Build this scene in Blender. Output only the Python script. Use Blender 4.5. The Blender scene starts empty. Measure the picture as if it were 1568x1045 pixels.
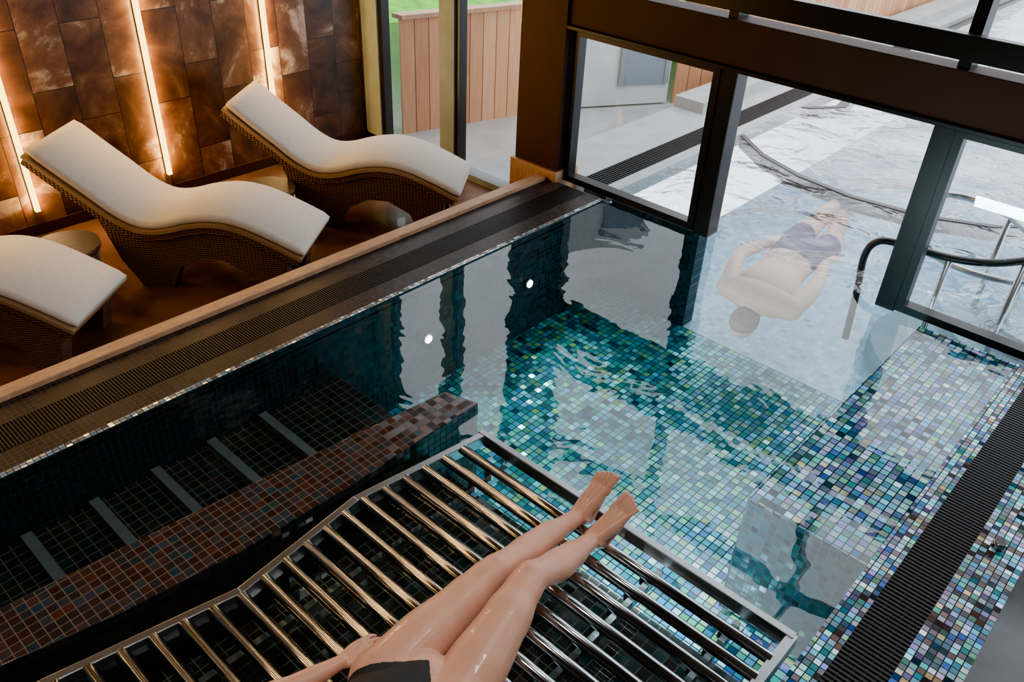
import bpy, bmesh, math, random
from mathutils import Vector, Matrix
random.seed(4)
scene=bpy.context.scene
COL=scene.collection

# ------------------------------------------------------------------ materials
def new_mat(name):
    m=bpy.data.materials.new(name); m.use_nodes=True
    nt=m.node_tree; nt.nodes.clear()
    out=nt.nodes.new('ShaderNodeOutputMaterial')
    return m,nt,out
def N(nt,t,**kw):
    n=nt.nodes.new(t)
    for k,v in kw.items():
        setattr(n,k,v)
    return n
def simple(name,c,rough=.5,metal=0,noise=0.12,scale=6,bump=0,spec=.5,coat=0,sss=0,emit=None,es=0,stretch=(1,1,1)):
    m,nt,out=new_mat(name)
    p=N(nt,'ShaderNodeBsdfPrincipled')
    p.inputs['Roughness'].default_value=rough; p.inputs['Metallic'].default_value=metal
    p.inputs['Specular IOR Level'].default_value=spec; p.inputs['Coat Weight'].default_value=coat
    tc=N(nt,'ShaderNodeTexCoord'); mp=N(nt,'ShaderNodeMapping'); mp.inputs['Scale'].default_value=stretch
    nz=N(nt,'ShaderNodeTexNoise'); nz.inputs['Scale'].default_value=scale; nz.inputs['Detail'].default_value=6
    nt.links.new(tc.outputs['Object'],mp.inputs['Vector']); nt.links.new(mp.outputs[0],nz.inputs['Vector'])
    r=N(nt,'ShaderNodeValToRGB')
    r.color_ramp.elements[0].position=.3; r.color_ramp.elements[1].position=.7
    r.color_ramp.elements[0].color=tuple(max(0,x*(1-noise)) for x in c)+(1,)
    r.color_ramp.elements[1].color=tuple(min(1,x*(1+noise)) for x in c)+(1,)
    nt.links.new(nz.outputs['Fac'],r.inputs['Fac']); nt.links.new(r.outputs['Color'],p.inputs['Base Color'])
    if bump:
        b=N(nt,'ShaderNodeBump'); b.inputs['Strength'].default_value=bump; b.inputs['Distance'].default_value=.01
        nt.links.new(nz.outputs['Fac'],b.inputs['Height']); nt.links.new(b.outputs[0],p.inputs['Normal'])
    if sss:
        p.inputs['Subsurface Weight'].default_value=sss; p.inputs['Subsurface Radius'].default_value=(.02,.008,.004)
    nt.links.new(p.outputs[0],out.inputs['Surface'])
    return m
def mosaic(name,axes,size,cols,grout=(.02,.02,.02),rough=.15,metal=.3,jit=.18,gw=.43,spec=.6,cols2=None,xr=(-2,-1)):
    """glass mosaic: one random colour and one slightly random tilt per tile"""
    m,nt,out=new_mat(name); L=nt.links.new
    p=N(nt,'ShaderNodeBsdfPrincipled'); tc=N(nt,'ShaderNodeTexCoord')
    sx=N(nt,'ShaderNodeSeparateXYZ'); L(tc.outputs['Object'],sx.inputs[0])
    cb=N(nt,'ShaderNodeCombineXYZ')
    L(sx.outputs['XYZ'.index(axes[0])],cb.inputs[0]); L(sx.outputs['XYZ'.index(axes[1])],cb.inputs[1])
    sc=N(nt,'ShaderNodeVectorMath',operation='SCALE'); sc.inputs['Scale'].default_value=1/size; L(cb.outputs[0],sc.inputs[0])
    fl=N(nt,'ShaderNodeVectorMath',operation='FLOOR'); L(sc.outputs[0],fl.inputs[0])
    fr=N(nt,'ShaderNodeVectorMath',operation='FRACTION'); L(sc.outputs[0],fr.inputs[0])
    sb=N(nt,'ShaderNodeVectorMath',operation='SUBTRACT'); sb.inputs[1].default_value=(.5,.5,0); L(fr.outputs[0],sb.inputs[0])
    ab=N(nt,'ShaderNodeVectorMath',operation='ABSOLUTE'); L(sb.outputs[0],ab.inputs[0])
    s2=N(nt,'ShaderNodeSeparateXYZ'); L(ab.outputs[0],s2.inputs[0])
    mx=N(nt,'ShaderNodeMath',operation='MAXIMUM'); L(s2.outputs[0],mx.inputs[0]); L(s2.outputs[1],mx.inputs[1])
    gt=N(nt,'ShaderNodeMath',operation='GREATER_THAN'); gt.inputs[1].default_value=gw; L(mx.outputs[0],gt.inputs[0])
    wn=N(nt,'ShaderNodeTexWhiteNoise',noise_dimensions='3D'); L(fl.outputs[0],wn.inputs['Vector'])
    def ramp(cs):
        r=N(nt,'ShaderNodeValToRGB'); r.color_ramp.interpolation='LINEAR'
        els=r.color_ramp.elements
        while len(els)<len(cs): els.new(.5)
        for i,c in enumerate(cs):
            els[i].position=i/(len(cs)-1); els[i].color=tuple(c)+(1,)
        L(wn.outputs['Value'],r.inputs['Fac']); return r
    colr=ramp(cols).outputs['Color']
    if cols2:
        rb=ramp(cols2); mr=N(nt,'ShaderNodeMapRange'); mr.inputs[1].default_value=xr[0]; mr.inputs[2].default_value=xr[1]
        L(sx.outputs[0],mr.inputs[0]); mc=N(nt,'ShaderNodeMix',data_type='RGBA'); L(mr.outputs[0],mc.inputs[0]); L(colr,mc.inputs[6]); L(rb.outputs[0],mc.inputs[7]); colr=mc.outputs[2]
    mix=N(nt,'ShaderNodeMix',data_type='RGBA'); L(gt.outputs[0],mix.inputs[0]); L(colr,mix.inputs[6]); mix.inputs[7].default_value=tuple(grout)+(1,)
    L(mix.outputs[2],p.inputs['Base Color'])
    p.inputs['Metallic'].default_value=metal; p.inputs['Specular IOR Level'].default_value=spec
    rr=N(nt,'ShaderNodeMix',data_type='FLOAT'); L(gt.outputs[0],rr.inputs[0]); rr.inputs[2].default_value=rough; rr.inputs[3].default_value=.8
    L(rr.outputs[0],p.inputs['Roughness'])
    g=N(nt,'ShaderNodeNewGeometry')
    s3=N(nt,'ShaderNodeVectorMath',operation='SUBTRACT'); s3.inputs[1].default_value=(.5,.5,.5); L(wn.outputs['Color'],s3.inputs[0])
    s4=N(nt,'ShaderNodeVectorMath',operation='SCALE'); s4.inputs['Scale'].default_value=jit; L(s3.outputs[0],s4.inputs[0])
    ad=N(nt,'ShaderNodeVectorMath',operation='ADD'); L(s4.outputs[0],ad.inputs[0]); L(g.outputs['Normal'],ad.inputs[1])
    nn=N(nt,'ShaderNodeVectorMath',operation='NORMALIZE'); L(ad.outputs[0],nn.inputs[0]); L(nn.outputs[0],p.inputs['Normal'])
    L(p.outputs[0],out.inputs['Surface'])
    return m
def schlick(nt,f0,normal=None):
    """fresnel reflectance that is the same from both sides of a thin sheet"""
    L=nt.links.new; g=N(nt,'ShaderNodeNewGeometry')
    d=N(nt,'ShaderNodeVectorMath',operation='DOT_PRODUCT'); L(g.outputs['Incoming'],d.inputs[0]); L(normal or g.outputs['Normal'],d.inputs[1])
    a=N(nt,'ShaderNodeMath',operation='ABSOLUTE'); L(d.outputs['Value'],a.inputs[0])
    s=N(nt,'ShaderNodeMath',operation='SUBTRACT',use_clamp=True); s.inputs[0].default_value=1; L(a.outputs[0],s.inputs[1])
    p=N(nt,'ShaderNodeMath',operation='POWER'); L(s.outputs[0],p.inputs[0]); p.inputs[1].default_value=5
    m=N(nt,'ShaderNodeMath',operation='MULTIPLY_ADD'); L(p.outputs[0],m.inputs[0]); m.inputs[1].default_value=1-f0; m.inputs[2].default_value=f0
    return m.outputs[0]
def water_mat(name,tint,bump,scale,f0,milk=0,stretch=(1,1,1),dist=.05,milkc=(.68,.68,.76)):
    m,nt,out=new_mat(name); L=nt.links.new
    tr=N(nt,'ShaderNodeBsdfTransparent'); tr.inputs[0].default_value=tint+(1,)
    gl=N(nt,'ShaderNodeBsdfGlossy'); gl.inputs['Roughness'].default_value=.01
    tc=N(nt,'ShaderNodeTexCoord'); mp=N(nt,'ShaderNodeMapping'); mp.inputs['Scale'].default_value=stretch
    L(tc.outputs['Object'],mp.inputs['Vector'])
    n1=N(nt,'ShaderNodeTexNoise'); n1.inputs['Scale'].default_value=scale; n1.inputs['Detail'].default_value=3; n1.inputs['Distortion'].default_value=.8
    L(mp.outputs[0],n1.inputs['Vector'])
    b=N(nt,'ShaderNodeBump'); b.inputs['Strength'].default_value=bump; b.inputs['Distance'].default_value=dist
    L(n1.outputs['Fac'],b.inputs['Height']); L(b.outputs[0],gl.inputs['Normal'])
    mx=N(nt,'ShaderNodeMixShader'); L(schlick(nt,f0,b.outputs[0]),mx.inputs[0]); L(gl.outputs[0],mx.inputs[2])
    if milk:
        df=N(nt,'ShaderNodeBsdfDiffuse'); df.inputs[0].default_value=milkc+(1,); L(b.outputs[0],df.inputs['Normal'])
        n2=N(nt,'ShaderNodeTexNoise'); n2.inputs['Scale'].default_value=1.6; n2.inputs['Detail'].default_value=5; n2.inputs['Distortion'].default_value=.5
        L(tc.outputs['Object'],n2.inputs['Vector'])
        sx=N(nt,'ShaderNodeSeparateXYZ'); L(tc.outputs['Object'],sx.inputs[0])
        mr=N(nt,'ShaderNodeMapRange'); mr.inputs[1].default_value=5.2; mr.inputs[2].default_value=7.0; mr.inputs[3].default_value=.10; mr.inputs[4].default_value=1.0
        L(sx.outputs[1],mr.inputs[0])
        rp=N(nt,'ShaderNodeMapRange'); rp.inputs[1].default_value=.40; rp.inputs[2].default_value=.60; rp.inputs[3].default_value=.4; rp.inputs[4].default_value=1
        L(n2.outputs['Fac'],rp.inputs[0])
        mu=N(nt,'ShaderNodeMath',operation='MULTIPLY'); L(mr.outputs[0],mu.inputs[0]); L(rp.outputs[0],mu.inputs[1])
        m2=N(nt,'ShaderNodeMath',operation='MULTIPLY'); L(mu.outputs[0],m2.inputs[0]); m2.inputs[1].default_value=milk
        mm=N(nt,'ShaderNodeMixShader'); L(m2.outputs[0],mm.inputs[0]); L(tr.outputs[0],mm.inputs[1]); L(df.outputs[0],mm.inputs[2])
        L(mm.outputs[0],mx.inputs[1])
    else: L(tr.outputs[0],mx.inputs[1])
    L(mx.outputs[0],out.inputs['Surface'])
    return m
def glass_mat(name,tint=(.93,.97,.97)):
    m,nt,out=new_mat(name); L=nt.links.new
    tr=N(nt,'ShaderNodeBsdfTransparent'); tr.inputs[0].default_value=tint+(1,)
    gl=N(nt,'ShaderNodeBsdfGlossy'); gl.inputs['Roughness'].default_value=.0
    mx=N(nt,'ShaderNodeMixShader'); L(schlick(nt,.06),mx.inputs[0]); L(tr.outputs[0],mx.inputs[1]); L(gl.outputs[0],mx.inputs[2])
    L(mx.outputs[0],out.inputs['Surface']); return m
def emis(name,c,s):
    m,nt,out=new_mat(name); e=N(nt,'ShaderNodeEmission'); e.inputs[0].default_value=c+(1,); e.inputs[1].default_value=s
    nt.links.new(e.outputs[0],out.inputs['Surface']); return m

TEAL=[(.0,.03,.05),(.0,.20,.26),(.0,.36,.34),(.0,.07,.15),(.02,.50,.38),(.0,.04,.07),(.02,.38,.60),(.16,.42,.10),(.0,.20,.36),(.12,.65,.70),(.0,.07,.11)]
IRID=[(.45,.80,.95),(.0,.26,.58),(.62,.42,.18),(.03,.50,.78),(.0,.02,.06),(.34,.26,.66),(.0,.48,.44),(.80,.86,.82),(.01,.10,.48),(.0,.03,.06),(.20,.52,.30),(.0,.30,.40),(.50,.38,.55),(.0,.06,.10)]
IRID2=[(.30,.72,.90),(.0,.22,.50),(.45,.55,.14),(.0,.44,.64),(.0,.02,.06),(.12,.18,.60),(.0,.48,.40),(.70,.88,.85),(.0,.08,.34),(.14,.58,.22),(.0,.04,.09),(.0,.36,.56)]
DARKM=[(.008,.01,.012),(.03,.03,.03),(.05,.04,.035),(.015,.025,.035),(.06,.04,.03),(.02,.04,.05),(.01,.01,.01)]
BROWNM=[(.03,.016,.013),(.05,.024,.018),(.03,.028,.03),(.08,.032,.02),(.04,.05,.06),(.04,.022,.018),(.02,.05,.06)]
RIMM=[(.012,.008,.007),(.03,.016,.012),(.012,.012,.014),(.04,.022,.016),(.02,.023,.028)]
EDGEM=[(.55,.65,.6),(.5,.4,.25),(.1,.2,.3),(.85,.9,.85),(.2,.13,.1),(.3,.55,.65),(.6,.5,.6)]
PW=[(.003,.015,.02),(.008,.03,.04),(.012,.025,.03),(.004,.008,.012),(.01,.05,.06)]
M={}
M['floor_t']=mosaic('pool_floor_mosaic','XY',.042,TEAL,grout=(.002,.012,.018),cols2=IRID2,xr=(-2.1,-.9),metal=.4,jit=.3)
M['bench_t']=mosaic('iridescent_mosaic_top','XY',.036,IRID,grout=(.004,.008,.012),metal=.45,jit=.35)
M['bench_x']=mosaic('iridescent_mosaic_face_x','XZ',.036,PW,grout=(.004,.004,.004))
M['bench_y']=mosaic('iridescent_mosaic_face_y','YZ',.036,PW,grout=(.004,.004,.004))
M['wall_y']=mosaic('dark_pool_wall_y','YZ',.032,PW,grout=(.02,.05,.055),rough=.3)
M['wall_x']=mosaic('dark_pool_wall_x','XZ',.032,PW,grout=(.01,.025,.03),rough=.3)
M['strip_r']=mosaic('rim_mosaic_iridescent','XY',.0265,IRID+[(.05,.04,.05),(.10,.05,.03),(.02,.03,.06)],grout=(.008,.008,.008),jit=.35,metal=.45)
M['strip_l']=mosaic('rim_mosaic_brown','XY',.026,RIMM,grout=(.09,.07,.055),rough=.4,jit=.05,gw=.45,metal=0,spec=.2)
M['edge_l']=mosaic('rim_mosaic_edge','XY',.026,EDGEM,grout=(.02,.02,.02),jit=.3)
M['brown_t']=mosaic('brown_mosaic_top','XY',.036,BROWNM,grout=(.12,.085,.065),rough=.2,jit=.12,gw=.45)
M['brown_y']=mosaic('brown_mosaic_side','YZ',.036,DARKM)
M['basin_t']=mosaic('dark_basin_mosaic','XY',.05,[(.012,.014,.014),(.03,.025,.02),(.01,.03,.03),(.04,.026,.02),(.008,.008,.008)],grout=(.11,.085,.065),gw=.455,jit=.06)
M['out_t']=mosaic('outdoor_pool_mosaic','XY',.05,[(.22,.48,.62),(.36,.58,.72),(.48,.66,.8),(.18,.40,.58),(.6,.72,.8)],grout=(.45,.55,.62),metal=.0)
M['water']=water_mat('pool_water',(.80,.93,.95),.16,1.8,.075)
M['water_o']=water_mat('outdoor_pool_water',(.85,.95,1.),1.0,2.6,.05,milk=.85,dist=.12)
M['glass']=glass_mat('window_glass')
M['black']=simple('black_aluminium',(.015,.013,.013),.35,.3)
M['brown']=simple('bronze_cladding',(.050,.022,.016),.65,0,scale=3,spec=.25)
M['greyfr']=simple('grey_window_frame',(.24,.29,.31),.6,.0,spec=.2)
M['grate']=simple('black_grating',(.012,.010,.010),.5,.0,spec=.3)
M['cop']=simple('oak_coping',(.52,.28,.15),.45,0,.25,14,.1,stretch=(8,1,1))
M['deck']=simple('pale_paving',(.42,.42,.42),.6,0,.12,5)
M['render']=simple('pale_render_wall',(.62,.66,.68),.7,0,.05,5)
M['stepm']=simple('pale_step_stone',(.34,.42,.46),.6,0,.1,5)
M['blueg']=simple('blue_tinted_glazing',(.20,.26,.33),.08,0,.1,2)
M['steel']=simple('brushed_steel',(.60,.62,.64),.13,1,.06,30)
M['steelf']=simple('satin_steel_frame',(.48,.5,.52),.3,1,.06,20)
M['strip']=simple('dull_steel_strip',(.13,.13,.12),.4,.2,.1,20)
M['cush']=simple('cream_cushion',(.84,.75,.64),.85,0,.04,30,.05)
M['skin']=simple('woman_skin',(.62,.305,.195),.42,0,.08,9,0,sss=.15,coat=.12)
M['nail']=simple('toenail',(.75,.48,.40),.25,0,.03,9)
M['skin2']=simple('swimmer_skin',(.82,.47,.33),.5,0,.06,9)
M['bik']=simple('black_swimwear',(.008,.008,.009),.7)
M['trunk']=simple('swim_trunks',(.09,.05,.12),.7)
M['hair']=simple('brown_hair',(.05,.025,.015),.5,0,.3,40)
M['hair2']=simple('light_brown_hair',(.32,.19,.13),.6,0,.2,40)
M['ceil']=simple('dark_ceiling',(.07,.055,.048),.8)
M['plaster']=simple('dark_plaster',(.08,.065,.058),.8)
M['marble']=simple('grey_marble',(.05,.06,.07),.2,0,.8,3)
M['grass']=simple('lawn',(.14,.52,.03),.9,0,.35,8,.3)
M['lamp']=emis('pool_lamp_lens',(.9,.97,1.),25)
M['led']=emis('warm_led',(1.,.60,.14),7)
M['fill_lens']=emis('ceiling_fill_lens',(1.,.93,.82),6)  # glowing disc of the added ceiling fill

def wood_planks():
    m,nt,out=new_mat('cedar_planks'); L=nt.links.new
    p=N(nt,'ShaderNodeBsdfPrincipled'); p.inputs['Roughness'].default_value=.6
    oi=N(nt,'ShaderNodeTexCoord')
    at=N(nt,'ShaderNodeAttribute',attribute_name='plank')
    n=N(nt,'ShaderNodeTexNoise'); n.inputs['Scale'].default_value=6; mp=N(nt,'ShaderNodeMapping'); mp.inputs['Scale'].default_value=(8,8,.7)
    L(oi.outputs['Object'],mp.inputs[0]); L(mp.outputs[0],n.inputs['Vector'])
    a=N(nt,'ShaderNodeMath',operation='MULTIPLY_ADD'); a.inputs[1].default_value=.5; L(n.outputs['Fac'],a.inputs[0])
    s=N(nt,'ShaderNodeMath',operation='MULTIPLY'); s.inputs[1].default_value=.6; L(at.outputs['Fac'],s.inputs[0]); L(s.outputs[0],a.inputs[2])
    r=N(nt,'ShaderNodeValToRGB'); r.color_ramp.elements[0].color=(.40,.14,.05,1); r.color_ramp.elements[1].color=(.82,.44,.23,1)
    L(a.outputs[0],r.inputs[0]); L(r.outputs[0],p.inputs['Base Color']); L(p.outputs[0],out.inputs['Surface']); return m
M['cedar']=wood_planks()
def rust_tiles():
    m,nt,out=new_mat('rust_wall_tiles'); L=nt.links.new
    p=N(nt,'ShaderNodeBsdfPrincipled'); p.inputs['Roughness'].default_value=.35
    tc=N(nt,'ShaderNodeTexCoord'); sx=N(nt,'ShaderNodeSeparateXYZ'); L(tc.outputs['Object'],sx.inputs[0])
    cb=N(nt,'ShaderNodeCombineXYZ'); L(sx.outputs[2],cb.inputs[0]); L(sx.outputs[1],cb.inputs[1])
    br=N(nt,'ShaderNodeTexBrick'); br.inputs['Scale'].default_value=1; br.inputs['Brick Width'].default_value=.62; br.inputs['Row Height'].default_value=.26
    br.inputs['Mortar Size'].default_value=.003; br.inputs['Color1'].default_value=(.0,.0,.0,1); br.inputs['Color2'].default_value=(1,1,1,1); br.inputs['Mortar'].default_value=(.3,.3,.3,1)
    br.offset=.37
    L(cb.outputs[0],br.inputs['Vector'])
    n=N(nt,'ShaderNodeTexNoise'); n.inputs['Scale'].default_value=2.6; n.inputs['Detail'].default_value=10; n.inputs['Roughness'].default_value=.65; n.inputs['Distortion'].default_value=.6
    of=N(nt,'ShaderNodeVectorMath',operation='MULTIPLY_ADD'); L(br.outputs['Color'],of.inputs[0]); of.inputs[1].default_value=(3,5,4); L(tc.outputs['Object'],of.inputs[2])
    L(of.outputs[0],n.inputs['Vector'])
    bw=N(nt,'ShaderNodeMath',operation='MULTIPLY_ADD'); L(br.outputs['Color'],bw.inputs[0]); bw.inputs[1].default_value=.20; L(n.outputs['Fac'],bw.inputs[2])
    r=N(nt,'ShaderNodeValToRGB'); e=r.color_ramp.elements
    e[0].position=.38; e[0].color=(.016,.008,.006,1); e[1].position=.80; e[1].color=(.62,.50,.42,1)
    x=e.new(.57); x.color=(.085,.034,.016,1); x=e.new(.69); x.color=(.18,.085,.045,1)
    L(bw.outputs[0],r.inputs[0])
    mx=N(nt,'ShaderNodeMix',data_type='RGBA'); L(br.outputs['Fac'],mx.inputs[0]); L(r.outputs[0],mx.inputs[6]); mx.inputs[7].default_value=(.01,.008,.007,1)
    L(mx.outputs[2],p.inputs['Base Color'])
    b=N(nt,'ShaderNodeBump'); b.inputs['Strength'].default_value=.25; b.inputs['Distance'].default_value=.01; L(n.outputs['Fac'],b.inputs['Height']); L(b.outputs[0],p.inputs['Normal'])
    L(p.outputs[0],out.inputs['Surface']); return m
M['rust']=rust_tiles()
M['lfloor']=simple('brown_lounge_floor',(.14,.065,.038),.25,0,.5,2.5,.05,coat=.3)
def wicker():
    m,nt,out=new_mat('brown_wicker'); L=nt.links.new
    p=N(nt,'ShaderNodeBsdfPrincipled'); p.inputs['Roughness'].default_value=.5
    tc=N(nt,'ShaderNodeTexCoord')
    w=N(nt,'ShaderNodeTexWave',wave_type='BANDS',bands_direction='Z'); w.inputs['Scale'].default_value=22; w.inputs['Distortion'].default_value=.6
    w2=N(nt,'ShaderNodeTexWave',wave_type='BANDS',bands_direction='X'); w2.inputs['Scale'].default_value=14
    L(tc.outputs['Object'],w.inputs['Vector']); L(tc.outputs['Object'],w2.inputs['Vector'])
    mu=N(nt,'ShaderNodeMath',operation='MULTIPLY'); L(w.outputs['Fac'],mu.inputs[0]); L(w2.outputs['Fac'],mu.inputs[1])
    r=N(nt,'ShaderNodeValToRGB'); r.color_ramp.elements[0].color=(.05,.025,.015,1); r.color_ramp.elements[1].color=(.24,.12,.065,1)
    L(w.outputs['Fac'],r.inputs[0]); L(r.outputs[0],p.inputs['Base Color'])
    b=N(nt,'ShaderNodeBump'); b.inputs['Strength'].default_value=.6; b.inputs['Distance'].default_value=.01; L(mu.outputs[0],b.inputs['Height']); L(b.outputs[0],p.inputs['Normal'])
    L(p.outputs[0],out.inputs['Surface']); return m
M['wick']=wicker()
M['rim']=simple('lounger_rim',(.38,.24,.13),.5)

# ------------------------------------------------------------------ mesh helpers
class B:
    """accumulates geometry for one mesh object"""
    def __init__(s): s.bm=bmesh.new(); s.mats=[]
    def mi(s,m):
        if m not in s.mats: s.mats.append(m)
        return s.mats.index(m)
    def box(s,x0,x1,y0,y1,z0,z1,m,mx=None,my=None):
        v=[s.bm.verts.new((x,y,z)) for x in(x0,x1) for y in(y0,y1) for z in(z0,z1)]
        F=[((0,1,3,2),mx),((4,6,7,5),mx),((0,4,5,1),my),((2,3,7,6),my),((0,2,6,4),None),((1,5,7,3),None)]
        for f,o in F:
            fc=s.bm.faces.new([v[i] for i in f]); fc.material_index=s.mi(o or m)
        return v
    def poly(s,pts,m):
        f=s.bm.faces.new([s.bm.verts.new(p) for p in pts]); f.material_index=s.mi(m)
    def prism(s,pts,z0,z1,m,side=None):
        a=[s.bm.verts.new((p[0],p[1],z0)) for p in pts]; b=[s.bm.verts.new((p[0],p[1],z1)) for p in pts]
        f=s.bm.faces.new(b); f.material_index=s.mi(m); f=s.bm.faces.new(a[::-1]); f.material_index=s.mi(m)
        n=len(pts)
        for i in range(n):
            f=s.bm.faces.new([a[i],a[(i+1)%n],b[(i+1)%n],b[i]]); f.material_index=s.mi(side or m)
    def tube(s,pts,rad,m,seg=12,caps=True,flat=None,smooth=True):
        P=[Vector(p) for p in pts]; n=len(P)
        if not hasattr(rad,'__len__'): rad=[rad]*n
        t0=(P[1]-P[0]).normalized(); up=Vector((0,0,1)) if abs(t0.z)<.9 else Vector((1,0,0))
        nrm=(up-t0*up.dot(t0)).normalized(); rings=[]
        for i in range(n):
            t=(P[min(i+1,n-1)]-P[max(i-1,0)]).normalized()
            nrm=(nrm-t*nrm.dot(t)).normalized(); bn=t.cross(nrm)
            ring=[]
            for k in range(seg):
                a=2*math.pi*k/seg; o=(nrm*math.cos(a)+bn*math.sin(a))*rad[i]
                if flat: ax,fc=flat; o=o-ax*(o.dot(ax)*(1-fc))
                ring.append(s.bm.verts.new(P[i]+o))
            rings.append(ring)
        idx=s.mi(m)
        for i in range(n-1):
            for k in range(seg):
                f=s.bm.faces.new([rings[i][k],rings[i][(k+1)%seg],rings[i+1][(k+1)%seg],rings[i+1][k]]); f.material_index=idx; f.smooth=smooth
        if caps:
            f=s.bm.faces.new(rings[0][::-1]); f.material_index=idx
            f=s.bm.faces.new(rings[-1]); f.material_index=idx
    def ball(s,c,r,m,seg=16,rot=None):
        mat=Matrix.Translation(c)@(rot or Matrix.Identity(4))@Matrix.Diagonal((r[0],r[1],r[2],1))
        d=bmesh.ops.create_uvsphere(s.bm,u_segments=seg,v_segments=seg//2+2,radius=1,matrix=mat)
        idx=s.mi(m)
        for v in d['verts']:
            for f in v.link_faces: f.material_index=idx; f.smooth=True
    def limb(s,pts,rad,m,flat=None,seg=30):
        P=[Vector(p) for p in pts]; out=[];R=[]
        n=len(P)
        for i in range(n-1):
            p0=P[max(i-1,0)];p1=P[i];p2=P[i+1];p3=P[min(i+2,n-1)]
            for k in range(8):
                t=k/8
                out.append(.5*((2*p1)+(p2-p0)*t+(2*p0-5*p1+4*p2-p3)*t*t+(-p0+3*p1-3*p2+p3)*t**3))
                tt=t*t*(3-2*t); R.append(rad[i]*(1-tt)+rad[i+1]*tt)
        out.append(P[-1]);R.append(rad[-1])
        a=(out[0]-out[1]).normalized(); b=(out[-1]-out[-2]).normalized()
        h=[];hr=[];t_=[];tr=[]
        for k in range(1,6):
            an=math.pi/2*k/5.2
            h.insert(0,out[0]+a*rad[0]*math.sin(an)); hr.insert(0,rad[0]*math.cos(an))
            t_.append(out[-1]+b*rad[-1]*math.sin(an)); tr.append(rad[-1]*math.cos(an))
        s.tube(h+out+t_,hr+R+tr,m,seg=seg,flat=flat)
    def obj(s,name,parent=None,bevel=0):
        bmesh.ops.recalc_face_normals(s.bm,faces=s.bm.faces)
        me=bpy.data.meshes.new(name); s.bm.to_mesh(me); s.bm.free()
        for m in s.mats: me.materials.append(m)
        o=bpy.data.objects.new(name,me); COL.objects.link(o)
        if bevel:
            b=o.modifiers.new('bevel','BEVEL'); b.width=bevel; b.segments=2; b.limit_method='ANGLE'
        if parent: o.parent=parent
        return o
def empty(name,loc=(0,0,0)):
    e=bpy.data.objects.new(name,None); e.location=loc; e.empty_display_size=.1; COL.objects.link(e); return e

XL,XR=-3.08,-.386     # water edges
YW=4.5                # window line
FL=-.30               # lounge floor
WX=-5.72              # lounge wall
PD=-.75               # pool floor

# ------------------------------------------------------------------ shell
b=B(); b.box(WX,-3.66,-2.5,YW+.1,FL-.1,FL,M['lfloor']); b.obj('floor_lounge')
b=B(); b.box(WX-.15,WX,-2.5,YW+.15,FL-.1,3.3,M['rust']); b.obj('wall_left')
b=B(); b.box(WX-.15,2.7,-2.6,-2.5,PD,3.3,M['plaster']); b.obj('wall_back')
b=B(); b.box(2.6,2.7,-2.5,YW+.15,-.1,3.3,M['plaster']); b.obj('wall_right')
b=B(); b.box(WX-.15,2.7,-2.6,YW+.15,3.3,3.4,M['ceil']); b.obj('ceiling')
b=B(); b.box(WX,WX+.012,-2.5,YW-.07,FL,FL+.08,M['brown']); b.obj('baseboard_left')
for i,y in enumerate((-.22,.71,1.64,2.58,3.52)):
    b=B(); b.box(WX,WX+.008,y-.018,y+.018,-.13,1.9,M['black']); b.box(WX+.008,WX+.04,y-.015,y+.015,-.125,1.89,M['led']); b.obj('led_wall_strip')
b=B(); b.box(-3.66,-3.575,-2.5,YW-.14,-.0,.03,M['cop']); b.box(-3.655,-3.58,-2.5,YW-.14,FL,0,M['lfloor']); b.obj('wooden_coping',bevel=.004)
POOL=empty('swimming_pool')
b=B(); b.box(-3.575,-3.42,-2.49,YW-.1,-.05,.0,M['strip_l']); b.box(-3.24,-3.11,-2.49,YW-.1,-.05,.0,M['strip_l']); b.box(-3.11,XL,-2.49,YW-.1,-.04,.004,M['edge_l'],mx=M['wall_y'])
b.box(-3.42,-3.24,-2.49,YW-.1,-.12,-.06,M['black']); b.obj('rim_left',POOL)
def grate(name,x0,x1,y0,y1,pitch,w,ribs,parent):
    b=B(); y=y0
    while y<y1:
        b.box(x0,x1,y,y+w,-.02,.002,M['grate']); y+=pitch
    for k in range(ribs+1):
        x=x0+(x1-x0)*k/ribs; b.box(x-.002,x+.002,y0,y1,-.03,-.001,M['grate'])
    return b.obj(name,parent)
grate('overflow_grating_left',-3.42,-3.24,-.6,YW-.1,.0145,.008,9,POOL)
grate('overflow_grating_right',-.298,-.13,.4,YW-.1,.02,.011,5,POOL)
b=B(); b.box(XR,-.298,-2.49,YW-.1,-.05,.003,M['strip_r'],mx=M['wall_y']); b.box(-.13,.05,-2.49,YW-.1,-.05,.003,M['strip_r']); b.box(-.298,-.13,-2.49,YW-.1,-.12,-.05,M['black']); b.obj('rim_right',POOL)
b=B(); b.box(.05,2.6,-2.5,YW-.1,-.1,.0,M['marble']); b.obj('floor_marble')
b=B(); b.tube([(-.055,2.98,.004),(-.055,2.98,.02)],.02,M['steel'],16); b.tube([(-.055,2.98,.02),(-.055,2.98,.035)],[.028,.022],M['steel'],16); b.obj('chrome_push_button')

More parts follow.
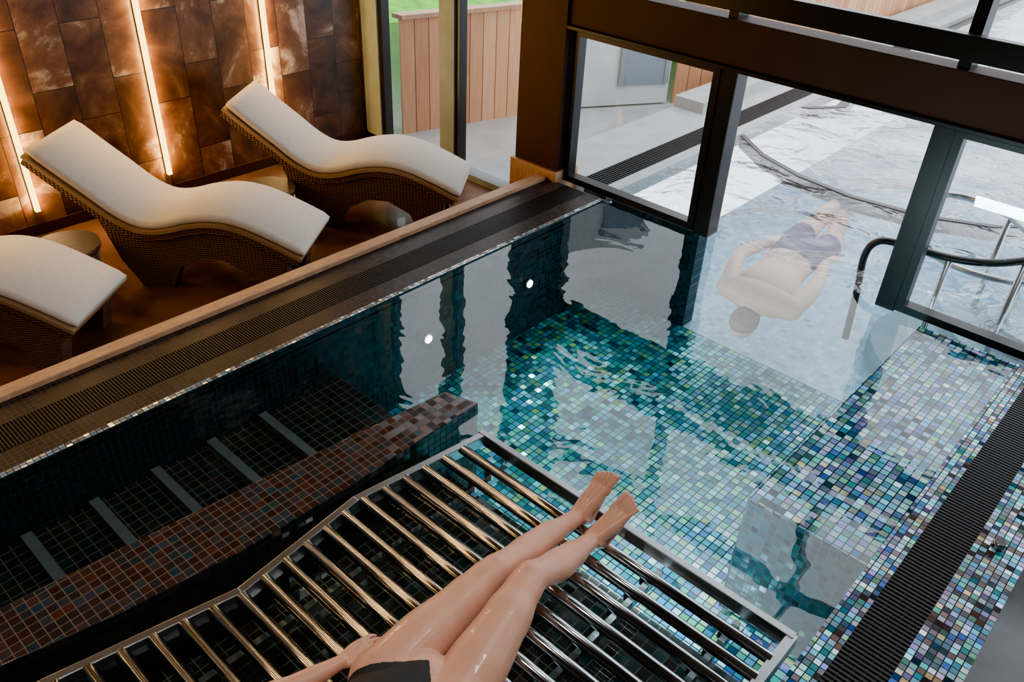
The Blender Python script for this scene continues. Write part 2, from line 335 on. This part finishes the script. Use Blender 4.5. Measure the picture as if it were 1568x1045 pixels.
b=B()
b.box(XL-.1,XR+.1,-2.49,YW,PD-.1,PD,M['floor_t'])
b.box(XL-.3,XL,-2.49,YW,PD,-.05,M['wall_y']); b.box(XR,XR+.2,-2.49,YW,PD,-.05,M['wall_y'])
b.box(XL,-2.36,YW,YW+.12,PD,-.03,M['wall_x'])
b.box(XL,-2.2,-1,2.1,PD,-.34,M['basin_t'])
b.box(-2.15,XR,-1,2.0,PD,-.34,M['basin_t'],my=M['wall_x'])
b.obj('basin',POOL)
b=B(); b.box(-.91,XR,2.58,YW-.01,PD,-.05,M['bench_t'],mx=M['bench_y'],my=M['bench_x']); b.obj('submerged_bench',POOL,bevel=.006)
b=B(); b.prism([(-2.07,2.15),(-2.24,2.10),(-2.33,1.2),(-2.41,.23),(-2.5,-1),(-2.25,-1),(-2.18,.14),(-2.11,.49),(-2.06,.95),(-2.055,1.43)],-.5,.03,M['brown_t'],M['brown_y']); b.obj('tiled_divider',POOL,bevel=.005)
b=B()
for i in range(7):
    y=-.1+i*.285; b.box(XL+.02,-2.5+.03*i,y-.022,y+.022,-.335,-.30,M['strip'])
b.obj('underwater_steel_strips',POOL)
def sheet(name,x0,x1,y0,y1,z,m,parent):
    b=B(); b.poly([(x0,y0,z),(x1,y0,z),(x1,y1,z),(x0,y1,z)],m); return b.obj(name,parent)
sheet('water',XL,XR,-2.49,YW,-.004,M['water'],POOL)

# steel bubble bed
bed=empty('steel_bubble_bed',(-1.2,1,0))
def child(o,p):
    o.parent=p; o.matrix_parent_inverse=Matrix.Translation(-p.location)
def bx(y):
    P=[(-1,-2.12),(.2,-2.04),(.82,-1.92),(1.38,-1.99),(2.03,-1.91)]
    for (y0,x0),(y1,x1) in zip(P,P[1:]):
        if y<=y1: return x0+(x1-x0)*(y-y0)/(y1-y0)
    return P[-1][1]
b=B(); y=-.95
while y<1.98:
    b.tube([(bx(y)+.02,y,.012),(-.445,y,.012)],.022,M['steel'],24); y+=.098
child(b.obj('bars'),bed)
b=B()
b.box(-1.93,-.43,2.005,2.035,-.03,.03,M['steelf'])
b.box(-.455,-.42,-1,2.03,-.03,.025,M['steelf'])
E=[(-2.12,-1),(-2.04,.2),(-1.92,.82),(-1.99,1.38),(-1.91,2.03)]
for (x0,y0),(x1,y1) in zip(E,E[1:]): b.prism([(x0-.01,y0),(x0+.022,y0),(x1+.022,y1),(x1-.01,y1)],-.03,.028,M['steelf'])
child(b.obj('frame',bevel=.003),bed)
b=B()
for x in(-1.75,-1.35,-.95,-.62):
    b.box(x-.012,x+.012,-1,2.0,-.09,-.05,M['steelf'])
    y=-.95
    while y<1.98: b.box(x-.02,x+.02,y-.008,y+.008,-.05,.0,M['steel']); y+=.098
child(b.obj('support_rails'),bed)

# underwater lamps
for y,z in((2.74,-.38),(3.64,-.36)):
    b=B(); b.tube([(XL+.002,y,z),(XL+.02,y,z)],.034,M['steelf'],20); b.tube([(XL+.02,y,z),(XL+.024,y,z)],.025,M['lamp'],20); b.obj('underwater_lamp')
    l=bpy.data.lights.new('underwater_spot','SPOT'); l.energy=26; l.spot_size=2.2; l.spot_blend=.8; l.color=(.8,.95,1); l.shadow_soft_size=.03
    o=bpy.data.objects.new('underwater_spot',l); o.location=(XL+.04,y,z); o.rotation_euler=(0,math.radians(-80),0); COL.objects.link(o)
l=bpy.data.lights.new('underwater_fill','AREA'); l.energy=34; l.size=.4; l.size_y=.12; l.shape='RECTANGLE'; l.color=(.75,.95,1)  # added fill, no visible fitting, brightens the pool floor
o=bpy.data.objects.new('underwater_fill',l); o.location=(-1.15,2.04,-.2); o.rotation_euler=(math.radians(65),0,0); COL.objects.link(o)

# ------------------------------------------------------------------ window wall
b=B(); b.box(-3.92,-3.52,4.40,4.62,.0,3.3,M['brown']); b.box(-3.94,-3.50,4.37,4.63,-.3,.07,M['cop']); b.obj('column_cladding',bevel=.004)
def pane(bb,x0,x1,z0,z1): bb.poly([(x0,4.5,z0),(x1,4.5,z0),(x1,4.5,z1),(x0,4.5,z1)],M['glass'])
def frame(bb,x0,x1,z0,z1,w,y0,y1,m):
    bb.box(x0,x1,y0,y1,z0,z0+w,m); bb.box(x0,x1,y0,y1,z1-w,z1,m); bb.box(x0,x0+w,y0,y1,z0+w,z1-w,m); bb.box(x1-w,x1,y0,y1,z0+w,z1-w,m)
def window(name,x0,x1,z0,z1,w,m,y0=4.46,y1=4.54):
    b=B(); frame(b,x0,x1,z0,z1,w,y0,y1,m); pane(b,x0+w,x1-w,z0+w,z1-w); return b.obj(name)
window('window_1',-3.50,-2.40,.0,1.06,.045,M['black'])
window('window_2',-1.06,.35,.0,1.06,.045,M['black'])
window('window_3',.35,2.6,.0,1.06,.045,M['black'])
b=B(); b.box(-2.40,-2.29,4.47,4.60,-.02,1.06,M['black']); b.box(-1.17,-1.06,4.47,4.60,-.02,1.06,M['black']); b.obj('door_posts',bevel=.004)
b=B(); b.box(-3.52,2.6,4.42,4.58,1.085,1.335,M['brown']); b.box(-3.52,2.6,4.40,4.60,1.06,1.085,M['black']); b.box(-3.52,2.6,4.36,4.42,1.39,1.505,M['black']); b.obj('header_beam',bevel=.004)
b=B()
for x in(-2.40,-1.15,.1,1.35): b.box(x,x+.06,4.44,4.56,1.335,3.3,M['black'])
b.box(-3.52,2.6,4.44,4.56,2.45,2.52,M['black']); pane(b,-3.52,2.6,1.335,3.3); b.obj('window_4')
b=B()
b.box(-5.72,-5.52,4.44,4.56,FL,3.3,M['greyfr']); b.box(-4.78,-4.62,4.44,4.56,FL,3.3,M['greyfr']); b.box(-4.62,-4.58,4.46,4.54,FL,3.3,M['black']); b.box(-5.52,-5.48,4.46,4.54,FL,3.3,M['black'])
b.box(-5.72,-3.92,4.44,4.56,FL,FL+.05,M['greyfr']); pane(b,-5.5,-3.92,FL+.05,3.3); b.obj('window_5')

# ------------------------------------------------------------------ outdoors
b=B(); b.box(-9,-3.9,YW+.1,16,FL-.1,FL-.02,M['deck']); b.obj('paving_outside')
OUT=empty('outdoor_pool')
b=B(); b.box(-3.9,-3.42,YW+.12,16,FL,.0,M['deck']); b.box(-3.22,-3.12,YW+.12,16,-.1,.0,M['deck']); b.box(-3.42,-3.22,YW+.12,16,-.15,-.06,M['black'])
b.box(-3.9,-3.6,6.5,16,0,.10,M['deck']); b.obj('stone_edge',OUT)
grate('overflow_grating',-3.42,-3.22,YW+.12,11,.03,.015,5,OUT)
b=B(); b.box(-3.12,6,YW+.12,16,PD-.1,PD,M['out_t']); b.box(-3.12,6,16,16.3,PD,.4,M['deck']); b.box(-2.36,XR,YW,YW+.12,PD-.1,PD,M['out_t']); b.obj('basin',OUT)
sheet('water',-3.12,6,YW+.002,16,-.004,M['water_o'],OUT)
b=B()
C0=[(-3.1,6.3),(-2.75,6.02),(-2.35,5.85),(-1.9,5.78),(-1.4,5.85),(-1.0,6.05),(-.7,6.4)]
for (x0,y0),(x1,y1) in zip(C0,C0[1:]): b.prism([(x0,y0),(x1,y1),(x1,y1+.05),(x0,y0+.05)],-.10,.002,M['black'])
C0=[(-3.1,7.4),(-2.9,7.7),(-3.0,8.2)]
for (x0,y0),(x1,y1) in zip(C0,C0[1:]): b.prism([(x0,y0),(x1,y1),(x1+.08,y1+.03),(x0+.08,y0+.03)],-.10,.002,M['black'])
b.obj('seat_edges',OUT)
def fence(name,path):
    fb=B(); plk=[]
    for (x0,y0),(x1,y1) in zip(path,path[1:]):
        L_=math.hypot(x1-x0,y1-y0); n=int(L_/.13); dx,dy=(x1-x0)/L_,(y1-y0)/L_
        for i in range(n):
            s0=i*L_/n+.004; s1=(i+1)*L_/n-.004
            a=(x0+dx*s0,y0+dy*s0); c=(x0+dx*s1,y0+dy*s1)
            fb.prism([a,c,(c[0]-dy*.03,c[1]+dx*.03),(a[0]-dy*.03,a[1]+dx*.03)],-.32,.68,M['cedar'])
            plk.append(random.random())
        fb.prism([(x0+.03,y0),(x1+.03,y1),(x1-.1,y1),(x0-.1,y0)],.68,.715,M['cop']); plk.append(.8)
    fo=fb.obj(name)
    at=fo.data.attributes.new('plank','FLOAT','FACE')
    for i,p in enumerate(fo.data.polygons): at.data[i].value=plk[min(i//6,len(plk)-1)]
fence('cedar_fence',[(-5.6,4.75),(-5.2,6.2)])
fence('timber_screen',[(-4.48,7.42),(-3.98,8.3),(-3.98,16)])
b=B(); ux,uy=1.25/2.444,2.1/2.444
def seg(k0,k1,off,th,z0,z1,m):
    p=[(-5.2+1.25*k,6.2+2.1*k) for k in(k0,k1)]; nx,ny=uy,-ux
    b.prism([(p[0][0]+nx*off,p[0][1]+ny*off),(p[1][0]+nx*off,p[1][1]+ny*off),(p[1][0]+nx*(off+th),p[1][1]+ny*(off+th)),(p[0][0]+nx*(off+th),p[0][1]+ny*(off+th))],z0,z1,m)
seg(0,.55,-.1,.1,FL,1.9,M['render']); seg(.34,.52,0,.02,-.1,1.7,M['blueg']); seg(.32,.34,0,.03,-.1,1.75,M['greyfr']); seg(.52,.54,0,.03,-.1,1.75,M['greyfr'])
b.obj('garden_room_wall')
b=B(); LP=[(-5.76,4.75,.62),(-5.33,6.2,.62),(-4.13,8.35,.62),(-4.13,16,.62),(-4.13,40,.62)]
for p,q in zip(LP,LP[1:]): b.poly([p,q,(-45,q[1],4.5),(-45,p[1],4.5)],M['grass'])
b.obj('lawn')
def spline(pts,n=8):
    P=[Vector(p) for p in pts]; o=[]
    for i in range(len(P)-1):
        p0=P[max(i-1,0)];p1=P[i];p2=P[i+1];p3=P[min(i+2,len(P)-1)]
        for k in range(n):
            t=k/n; o.append(.5*((2*p1)+(p2-p0)*t+(2*p0-5*p1+4*p2-p3)*t*t+(-p0+3*p1-3*p2+p3)*t**3))
    o.append(P[-1]); return o
b=B()
b.tube(spline([(-1.36,4.8,-.5),(-1.38,4.8,-.15),(-1.40,4.8,.08),(-1.36,4.8,.19),(-1.25,4.8,.23),(-.95,4.82,.24),(-.72,4.85,.29),(-.5,5.0,.36),(-.3,5.3,.36)]),.022,M['black'],12)
b.tube(spline([(-1.40,5.45,.0),(-1.38,5.55,.25),(-1.2,5.68,.28),(-.94,5.6,.30),(-.72,5.38,.31),(-.55,5.1,.32),(-.45,4.9,.25)]),.024,M['steelf'],12)
b.tube(spline([(-1.38,5.35,.02),(-1.15,5.25,.03),(-.9,5.15,.05),(-.65,5.15,.08),(-.3,5.3,.12)]),.02,M['steelf'],12)
for x,y,z in((-1.30,5.6,.27),(-.85,5.52,.3),(-.62,5.22,.31),(-.95,4.82,.24),(-.6,4.92,.33)): b.tube([(x,y,-.6),(x,y,z)],.018,M['steelf'],10)
b.obj('handrail',OUT)
b=B()
for i in range(4):
    r=1.0-.2*i; cx,cy=-.35,5.35
    b.prism([(cx+r*math.cos(a*math.pi/16),cy+.75*r*math.sin(a*math.pi/16)) for a in range(32)],PD,-.60+.13*i,M['stepm'])
b.obj('entry_steps',OUT)

# ------------------------------------------------------------------ loungers
PROF=[(0,.85),(.14,.735),(.3,.61),(.44,.50),(.56,.445),(.68,.45),(.85,.50),(1.03,.525),(1.2,.50),(1.38,.43),(1.57,.34)]
def prof(s):
    n=len(PROF)
    for i in range(n-1):
        if s<=PROF[i+1][0] or i==n-2:
            p0=PROF[max(i-1,0)];p1=PROF[i];p2=PROF[i+1];p3=PROF[min(i+2,n-1)]
            h=p2[0]-p1[0]; t=(s-p1[0])/h
            m1=(p2[1]-p0[1])/(p2[0]-p0[0])*h; m2=(p3[1]-p1[1])/(p3[0]-p1[0])*h
            return (2*t**3-3*t*t+1)*p1[1]+(t**3-2*t*t+t)*m1+(-2*t**3+3*t*t)*p2[1]+(t**3-t*t)*m2
def slab(bb,s0,s1,w,top,th,m,n=40,rnd=0):
    rings=[]
    for i in range(n+1):
        s=s0+(s1-s0)*i/n; e=.004; dz=(prof(min(s+e,1.57))-prof(max(s-e,0)))/(min(s+e,1.57)-max(s-e,0))
        nx,nz=-dz/math.hypot(1,dz),1/math.hypot(1,dz); z=prof(s)
        def P(y,o): return bb.bm.verts.new((s+nx*o,y,z+nz*o))
        r=rnd
        sec=[(-w/2,top-th+r),(-w/2,top-r),(-w/2+r,top),(0,top+r*.3),(w/2-r,top),(w/2,top-r),(w/2,top-th+r),(w/2-r,top-th),(-w/2+r,top-th)] if r else [(-w/2,top-th),(-w/2,top),(w/2,top),(w/2,top-th)]
        if r and i in(0,n): sec=[(a*.985,(top-th/2)+(o-(top-th/2))*.55) for a,o in sec]
        rings.append([P(*q) for q in sec])
    k=len(rings[0]); idx=bb.mi(m)
    for i in range(n):
        for j in range(k):
            f=bb.bm.faces.new([rings[i][j],rings[i][(j+1)%k],rings[i+1][(j+1)%k],rings[i+1][j]]); f.material_index=idx; f.smooth=bool(rnd)
    for rg in(rings[0],rings[-1]): f=bb.bm.faces.new(rg); f.material_index=idx
def lounger(x,y):
    e=empty('wicker_lounger',(x,y,FL)); e.rotation_euler=(0,0,math.radians(36.5))
    b=B(); slab(b,0.0,1.57,.52,.0,.055,M['cush'],rnd=.018); b.obj('cushion',e)
    b=B(); slab(b,-.0,1.57,.55,-.055,.022,M['rim']); b.obj('rim',e)
    b=B(); slab(b,.01,1.56,.53,-.075,.045,M['wick'])
    for y0,y1 in((-.25,-.16),(.16,.25),(-.16,.16)):
        ss=[.28+i*(1.46-.28)/24 for i in range(25)]
        topl=[(s,prof(s)-.10) for s in ss]
        low=[(1.40,0.0),(1.27,0.0),(1.2,.14),(1.05,.22),(.9,.22),(.76,.14),(.70,.0),(.50,.0),(.40,.16)]
        if y0==-.16: low=[(1.36,.24),(1.2,.30),(.9,.30),(.6,.24),(.4,.28)]
        poly=topl+low
        a=[b.bm.verts.new((p[0],y0,p[1])) for p in poly]; c_=[b.bm.verts.new((p[0],y1,p[1])) for p in poly]
        n=len(poly); i_=b.mi(M['wick'])
        for vv in(a,c_[::-1]):
            f=b.bm.faces.new(vv); f.material_index=i_
        for i in range(n):
            f=b.bm.faces.new([a[i],a[(i+1)%n],c_[(i+1)%n],c_[i]]); f.material_index=i_
    bmesh.ops.triangulate(b.bm,faces=[f for f in b.bm.faces if len(f.verts)>4])
    b.obj('wicker_frame',e)
for (x,y) in((-5.34,.43),(-5.19,1.70),(-5.18,2.97)): lounger(x,y)
for (x,y) in((-4.80,1.47),(-4.72,2.78)):
    b=B(); b.tube([(x,y,FL),(x,y,FL+.30)],[.15,.18],M['wick'],28); b.tube([(x,y,FL+.30),(x,y,FL+.33)],.19,M['wick'],32); b.obj('round_wicker_side_table')

# ------------------------------------------------------------------ people
def fuse(b,name,voxel,parent,classify,mats,smooth=5):
    o=b.obj(name+'_tmp')
    r=o.modifiers.new('r','REMESH'); r.mode='VOXEL'; r.voxel_size=voxel
    s=o.modifiers.new('s','SMOOTH'); s.factor=.5; s.iterations=smooth
    dg=bpy.context.evaluated_depsgraph_get(); me=bpy.data.meshes.new_from_object(o.evaluated_get(dg))
    bpy.data.objects.remove(o)
    me.materials.clear()
    for m in mats: me.materials.append(m)
    for p in me.polygons: p.use_smooth=True; p.material_index=classify(p.center)
    q=bpy.data.objects.new(name,me); COL.objects.link(q); q.parent=parent; return q
def hand(b,wrist,direc,side,up,m,k=1.0,curl=.35):
    """palm plus five fingers. direc: towards fingertips, side: towards thumb, up: back of hand"""
    w=Vector(wrist); d=Vector(direc).normalized(); s=Vector(side); s=(s-d*s.dot(d)).normalized(); u=s.cross(d).normalized()
    if u.dot(Vector(up))<0: u=-u
    for i,off in enumerate((.028,.010,-.009,-.027)):
        b.limb([w+s*off*.4*k,w+d*.045*k+s*off*.9*k,w+d*.085*k+s*off*k],[.014*k,.014*k,.0115*k],m,flat=None,seg=12)
        L_=(.070,.078,.072,.056)[i]*k; base=w+d*.085*k+s*off*k; sp=s*off*.25
        p1=base+d*L_*.45+sp*.5-u*L_*.10*curl*2; p2=p1+d*L_*.32+sp*.3-u*L_*.35*curl*1.6; p3=p2+d*L_*.22-u*L_*.4*curl*1.6
        b.limb([base,p1,p2,p3],[.0088*k,.0080*k,.0073*k,.0063*k],m,seg=12)
    b.limb([w+s*.014*k+d*.012*k,w+s*.040*k+d*.040*k-u*.01*k,w+s*.052*k+d*.068*k-u*.014*k,w+s*.055*k+d*.092*k-u*.018*k],[.014*k,.012*k,.010*k,.008*k],m,seg=12)
TOES=[]
def foot(b,ankle,heel,ball_,tip,side,m,k=1.0):
    """side: towards big toe; wedge-shaped forefoot, arch, heel and five toes"""
    a,h,bl,tp=map(Vector,(ankle,heel,ball_,tip)); s=Vector(side).normalized(); d=(tp-bl).normalized()
    b.limb([h,h*.4+a*.6],[.029*k,.031*k],m)
    b.limb([a,a*.5+h*.5],[.033*k,.031*k],m)
    for o,r in ((.018,.021),(0,.020),(-.018,.018)):
        b.limb([a+s*o*.3*k,a*.5+bl*.5+s*o*.75*k,bl+s*o*1.15*k],[.028*k,.024*k,r*.86*k],m)
        b.limb([h+s*o*.4*k,h*.5+bl*.5+s*o*.9*k,bl+s*o*1.15*k],[.024*k,.019*k,r*.8*k],m)
    for q in(-1,1): b.ball(a+s*q*.027*k,(.012*k,.012*k,.014*k),m,12)
    up=(s.cross(d)); up=up if up.dot(a-h)>0 else -up
    for i,(o,L_,r) in enumerate(((.034,.010,.0118),(.0148,.012,.0080),(-.0007,.005,.0076),(-.0155,-.004,.0072),(-.0300,-.014,.0070))):
        st=bl+s*o*.95*k+d*min(0,L_)*.7; e=tp+s*o*1.10*k+d*L_
        mid=st*.45+e*.55+up*.004*k
        b.limb([st,mid,e],[r*1.12*k,r*.92*k,r*k],m,seg=14)
        TOES.append((e+up*r*k*.78+d*r*.3*k,s,d,up,r*k))
def head(b,c,face,up,r,m,h=1):
    c=Vector(c); f=Vector(face).normalized(); u=Vector(up).normalized(); s=f.cross(u)
    rot=Matrix((s,f,u)).transposed().to_4x4()
    b.ball(c,(r*.80,r*.98,r*1.12),m,24,rot)
    b.ball(c+f*r*.25-u*r*.55,(r*.58,r*.62,r*.62),m,20,rot)
    b.limb([c+f*r*.92+u*r*.12,c+f*r*1.13-u*r*.22],[r*.10,r*.15],m)
    b.limb([c+f*r*.83-u*r*.55-s*r*.2,c+f*r*.90-u*r*.55,c+f*r*.83-u*r*.55+s*r*.2],[r*.06,r*.09,r*.06],m)
    for q in(-1,1):
        b.ball(c+s*q*r*.8,(r*.10,r*.16,r*.26),m,12,rot); b.ball(c+f*r*.80+s*q*r*.3+u*r*.08,(r*.16,r*.1,r*.1),m,12,rot)

W=empty('woman_lying_down',(0,0,0)); S=M['skin']; b=B()
Z=Vector((0,0,1))
kA=Vector((-1.268,1.425,.165)); kB=Vector((-1.143,1.46,.20))
b.limb([(-1.235,.90,.14),(-1.25,1.05,.145),(-1.260,1.25,.155),(-1.266,1.35,.165),kA],[.10,.092,.073,.061,.056],S)
b.limb([(-1.02,.95,.14),(-1.055,1.1,.15),(-1.10,1.29,.18),(-1.128,1.39,.192),kB],[.105,.098,.079,.064,.058],S)
b.limb([kA,(-1.268,1.50,.148),(-1.272,1.58,.125),(-1.276,1.70,.110),(-1.270,1.80,.10),(-1.267,1.875,.095)],[.054,.051,.058,.050,.036,.030],S)
b.limb([kB,(-1.143,1.53,.170),(-1.146,1.60,.140),(-1.150,1.69,.118),(-1.153,1.76,.105),(-1.155,1.82,.095)],[.056,.052,.058,.050,.037,.031],S)
b.ball(kA+Vector((0,-.005,.024)),(.034,.042,.034),S,24); b.ball(kB+Vector((0,-.005,.026)),(.036,.044,.034),S,24)
foot(b,(-1.267,1.88,.095),(-1.265,1.925,.055),(-1.256,1.975,.180),(-1.250,2.01,.232),(1,0,0),S,1.1)
foot(b,(-1.155,1.825,.095),(-1.150,1.870,.055),(-1.125,1.935,.162),(-1.107,1.982,.205),(-1,.1,0),S,1.1)
b.limb([(-1.13,.95,.15),(-1.15,.80,.155),(-1.17,.66,.15),(-1.19,.45,.165),(-1.2,.30,.17)],[.12,.13,.105,.125,.10],S,flat=(Z,.78))
b.limb([(-1.23,.90,.14),(-1.03,.95,.14)],[.11,.11],S,flat=(Z,.9))
b.ball(Vector((-1.26,.47,.235)),(.06,.065,.05),S); b.ball(Vector((-1.12,.48,.235)),(.06,.065,.05),S)
b.limb([(-1.36,.33,.16),(-1.2,.29,.17),(-1.04,.34,.16)],[.055,.07,.055],S)
b.limb([(-1.2,.30,.17),(-1.2,.17,.20)],[.055,.05],S)
head(b,(-1.2,.08,.25),(.1,.35,.95),(0,-1,.25),.095,S)
b.limb([(-1.37,.34,.15),(-1.46,.60,.10),(-1.425,.72,.10),(-1.395,.86,.10)],[.045,.038,.036,.023],S)
hand(b,(-1.395,.865,.095),(.12,1,.02),(1,0,0),(0,0,1),S)
b.limb([(-1.03,.35,.15),(-.90,.58,.09),(-.87,.70,.085),(-.86,.82,.08)],[.045,.037,.034,.023],S)
hand(b,(-.86,.83,.08),(0,1,0),(-1,0,0),(0,0,1),S)
def wcls(c):
    yb=.995-abs(c.x+1.135)*.95+ (c.x+1.135)*.18
    if .79<c.y<yb and c.z>-.1 and c.x>-1.35 and c.x<-.91: return 1
    if .42<c.y<.53 and abs(c.x+1.19)<.17 : return 1
    return 0
fuse(b,'body',.0030,W,wcls,[M['skin'],M['bik']],5)
b=B()
for c,s,d,u,r in TOES:
    rot=Matrix((s,d,u)).transposed().to_4x4(); b.ball(c,(r*.6,r*.7,r*.26),M['nail'],12,rot)
b.obj('toenails',W)
b=B(); b.ball(Vector((-1.2,.045,.235)),(.092,.10,.10),M['hair'],24); b.limb([(-1.2,-.03,.2),(-1.18,-.15,.12),(-1.15,-.25,.06)],[.07,.05,.02],M['hair']); b.obj('hair',W)

Sw=empty('swimmer',(0,.07,0)); S=M['skin2']; b=B()
b.limb([(-1.88,5.02,-.18),(-1.87,4.85,-.17),(-1.84,4.6,-.17),(-1.80,4.36,-.16),(-1.78,4.22,-.17)],[.165,.165,.155,.19,.15],S,flat=(Z,.62))
b.limb([(-1.98,4.21,-.17),(-1.78,4.18,-.15),(-1.58,4.25,-.17)],[.075,.10,.075],S)
b.limb([(-1.775,4.20,-.18),(-1.77,4.12,-.25)],[.065,.06],S)
head(b,(-1.765,4.07,-.28),(0,-.1,-1),(0,-1,.05),.093,S)
b.limb([(-1.98,4.22,-.17),(-2.07,4.42,-.16),(-2.13,4.60,-.15),(-2.12,4.73,-.15),(-2.06,4.88,-.13)],[.06,.055,.045,.042,.03],S)
hand(b,(-2.06,4.89,-.13),(.25,1,0),(1,0,-.2),(0,0,1),S,1.08)
b.limb([(-1.57,4.26,-.17),(-1.57,4.44,-.16),(-1.59,4.62,-.15),(-1.64,4.78,-.15),(-1.68,4.92,-.15)],[.06,.055,.045,.042,.03],S)
hand(b,(-1.68,4.93,-.15),(-.1,1,0),(-1,0,-.2),(0,0,1),S,1.08)
b.limb([(-1.97,5.0,-.17),(-1.985,5.2,-.16),(-1.99,5.42,-.14),(-2.0,5.6,-.12),(-2.01,5.80,-.09)],[.10,.09,.062,.06,.04],S)
b.limb([(-1.79,5.0,-.18),(-1.79,5.2,-.18),(-1.83,5.4,-.17),(-1.89,5.58,-.16),(-1.94,5.78,-.14)],[.10,.09,.062,.06,.04],S)
foot(b,(-2.01,5.82,-.09),(-2.01,5.86,-.07),(-2.01,5.92,-.17),(-2.01,5.97,-.20),(1,0,0),S,1.1)
foot(b,(-1.94,5.80,-.14),(-1.94,5.85,-.11),(-1.94,5.91,-.21),(-1.94,5.96,-.24),(-1,0,0),S,1.1)
def scls(c): return 1 if 4.76<c.y<5.22 and -2.07<c.x<-1.69 and abs(c.z+.19)<.2 and not(c.x<-2.03 and c.y<5.0) else 0
fuse(b,'body',.006,Sw,scls,[M['skin2'],M['trunk']],3)
b=B(); b.ball(Vector((-1.765,4.06,-.255)),(.084,.108,.083),M['hair2'],20); b.obj('hair',Sw)

# ------------------------------------------------------------------ lights
for (x,y) in((-2.4,-.6),(-.6,.6),(-.3,2.6)):  # unseen ceiling fill, added to brighten the pool and the woman
    b=B(); b.tube([(x,y,3.27),(x,y,3.3)],.08,M['black'],20); b.tube([(x,y,3.262),(x,y,3.27)],.06,M['fill_lens'],20); b.obj('added_ceiling_fill')
    l=bpy.data.lights.new('ceiling_fill_spot','SPOT'); l.energy=110; l.spot_size=2.1; l.spot_blend=.9; l.shadow_soft_size=.15
    l.color=(1,.95,.90)
    o=bpy.data.objects.new('ceiling_fill_spot',l); o.location=(x,y,3.2); COL.objects.link(o)
for y in(-.22,.71,1.64,2.58,3.52):
    l=bpy.data.lights.new('led_glow','AREA'); l.shape='RECTANGLE'; l.size=.03; l.size_y=2.0; l.energy=9; l.color=(1,.62,.28)
    o=bpy.data.objects.new('led_glow',l); o.location=(WX+.05,y,.88); o.rotation_euler=(math.pi/2,0,-math.pi/2); COL.objects.link(o)
    for sg in(-1,1):   # light washing sideways across the tiles
        l=bpy.data.lights.new('led_wash','AREA'); l.shape='RECTANGLE'; l.size=.02; l.size_y=2.0; l.energy=11; l.color=(1,.54,.13)
        o=bpy.data.objects.new('led_wash',l); o.location=(WX+.028,y+sg*.018,.88)
        o.rotation_euler=(math.pi/2,0,0 if sg>0 else math.pi); COL.objects.link(o)
w=bpy.data.worlds.new('overcast_sky'); scene.world=w; w.use_nodes=True; nt=w.node_tree; nt.nodes.clear()
wo=N(nt,'ShaderNodeOutputWorld'); bg=N(nt,'ShaderNodeBackground'); bg.inputs[1].default_value=3.4
tc=N(nt,'ShaderNodeTexCoord'); nz=N(nt,'ShaderNodeTexNoise'); nz.inputs['Scale'].default_value=3; nz.inputs['Detail'].default_value=6
rp=N(nt,'ShaderNodeValToRGB'); rp.color_ramp.elements[0].position=.35; rp.color_ramp.elements[0].color=(.62,.70,.82,1); rp.color_ramp.elements[1].position=.6; rp.color_ramp.elements[1].color=(.97,.97,1,1)
nt.links.new(tc.outputs['Generated'],nz.inputs['Vector']); nt.links.new(nz.outputs['Fac'],rp.inputs[0]); nt.links.new(rp.outputs[0],bg.inputs[0]); nt.links.new(bg.outputs[0],wo.inputs[0])

# ------------------------------------------------------------------ camera
cd=bpy.data.cameras.new('camera'); cam=bpy.data.objects.new('camera',cd); COL.objects.link(cam); scene.camera=cam
cd.sensor_width=36; cd.lens=36*1273.67/1568; cd.clip_start=.05
yaw,pit,rol=-0.7199799,0.59547441,-0.04990678
fw=Vector((math.sin(yaw)*math.cos(pit),math.cos(yaw)*math.cos(pit),-math.sin(pit))); rt=Vector((math.cos(yaw),-math.sin(yaw),0)); dn=fw.cross(rt)
c,s_=math.cos(rol),math.sin(rol); r2=c*rt+s_*dn; d2=-s_*rt+c*dn
mt=Matrix((r2,-d2,-fw)).transposed().to_4x4(); mt.translation=(0,0,2.4); cam.matrix_world=mt
scene.view_settings.view_transform='AgX'
try: scene.view_settings.look='AgX - Punchy'
except Exception: pass
scene.view_settings.exposure=.9
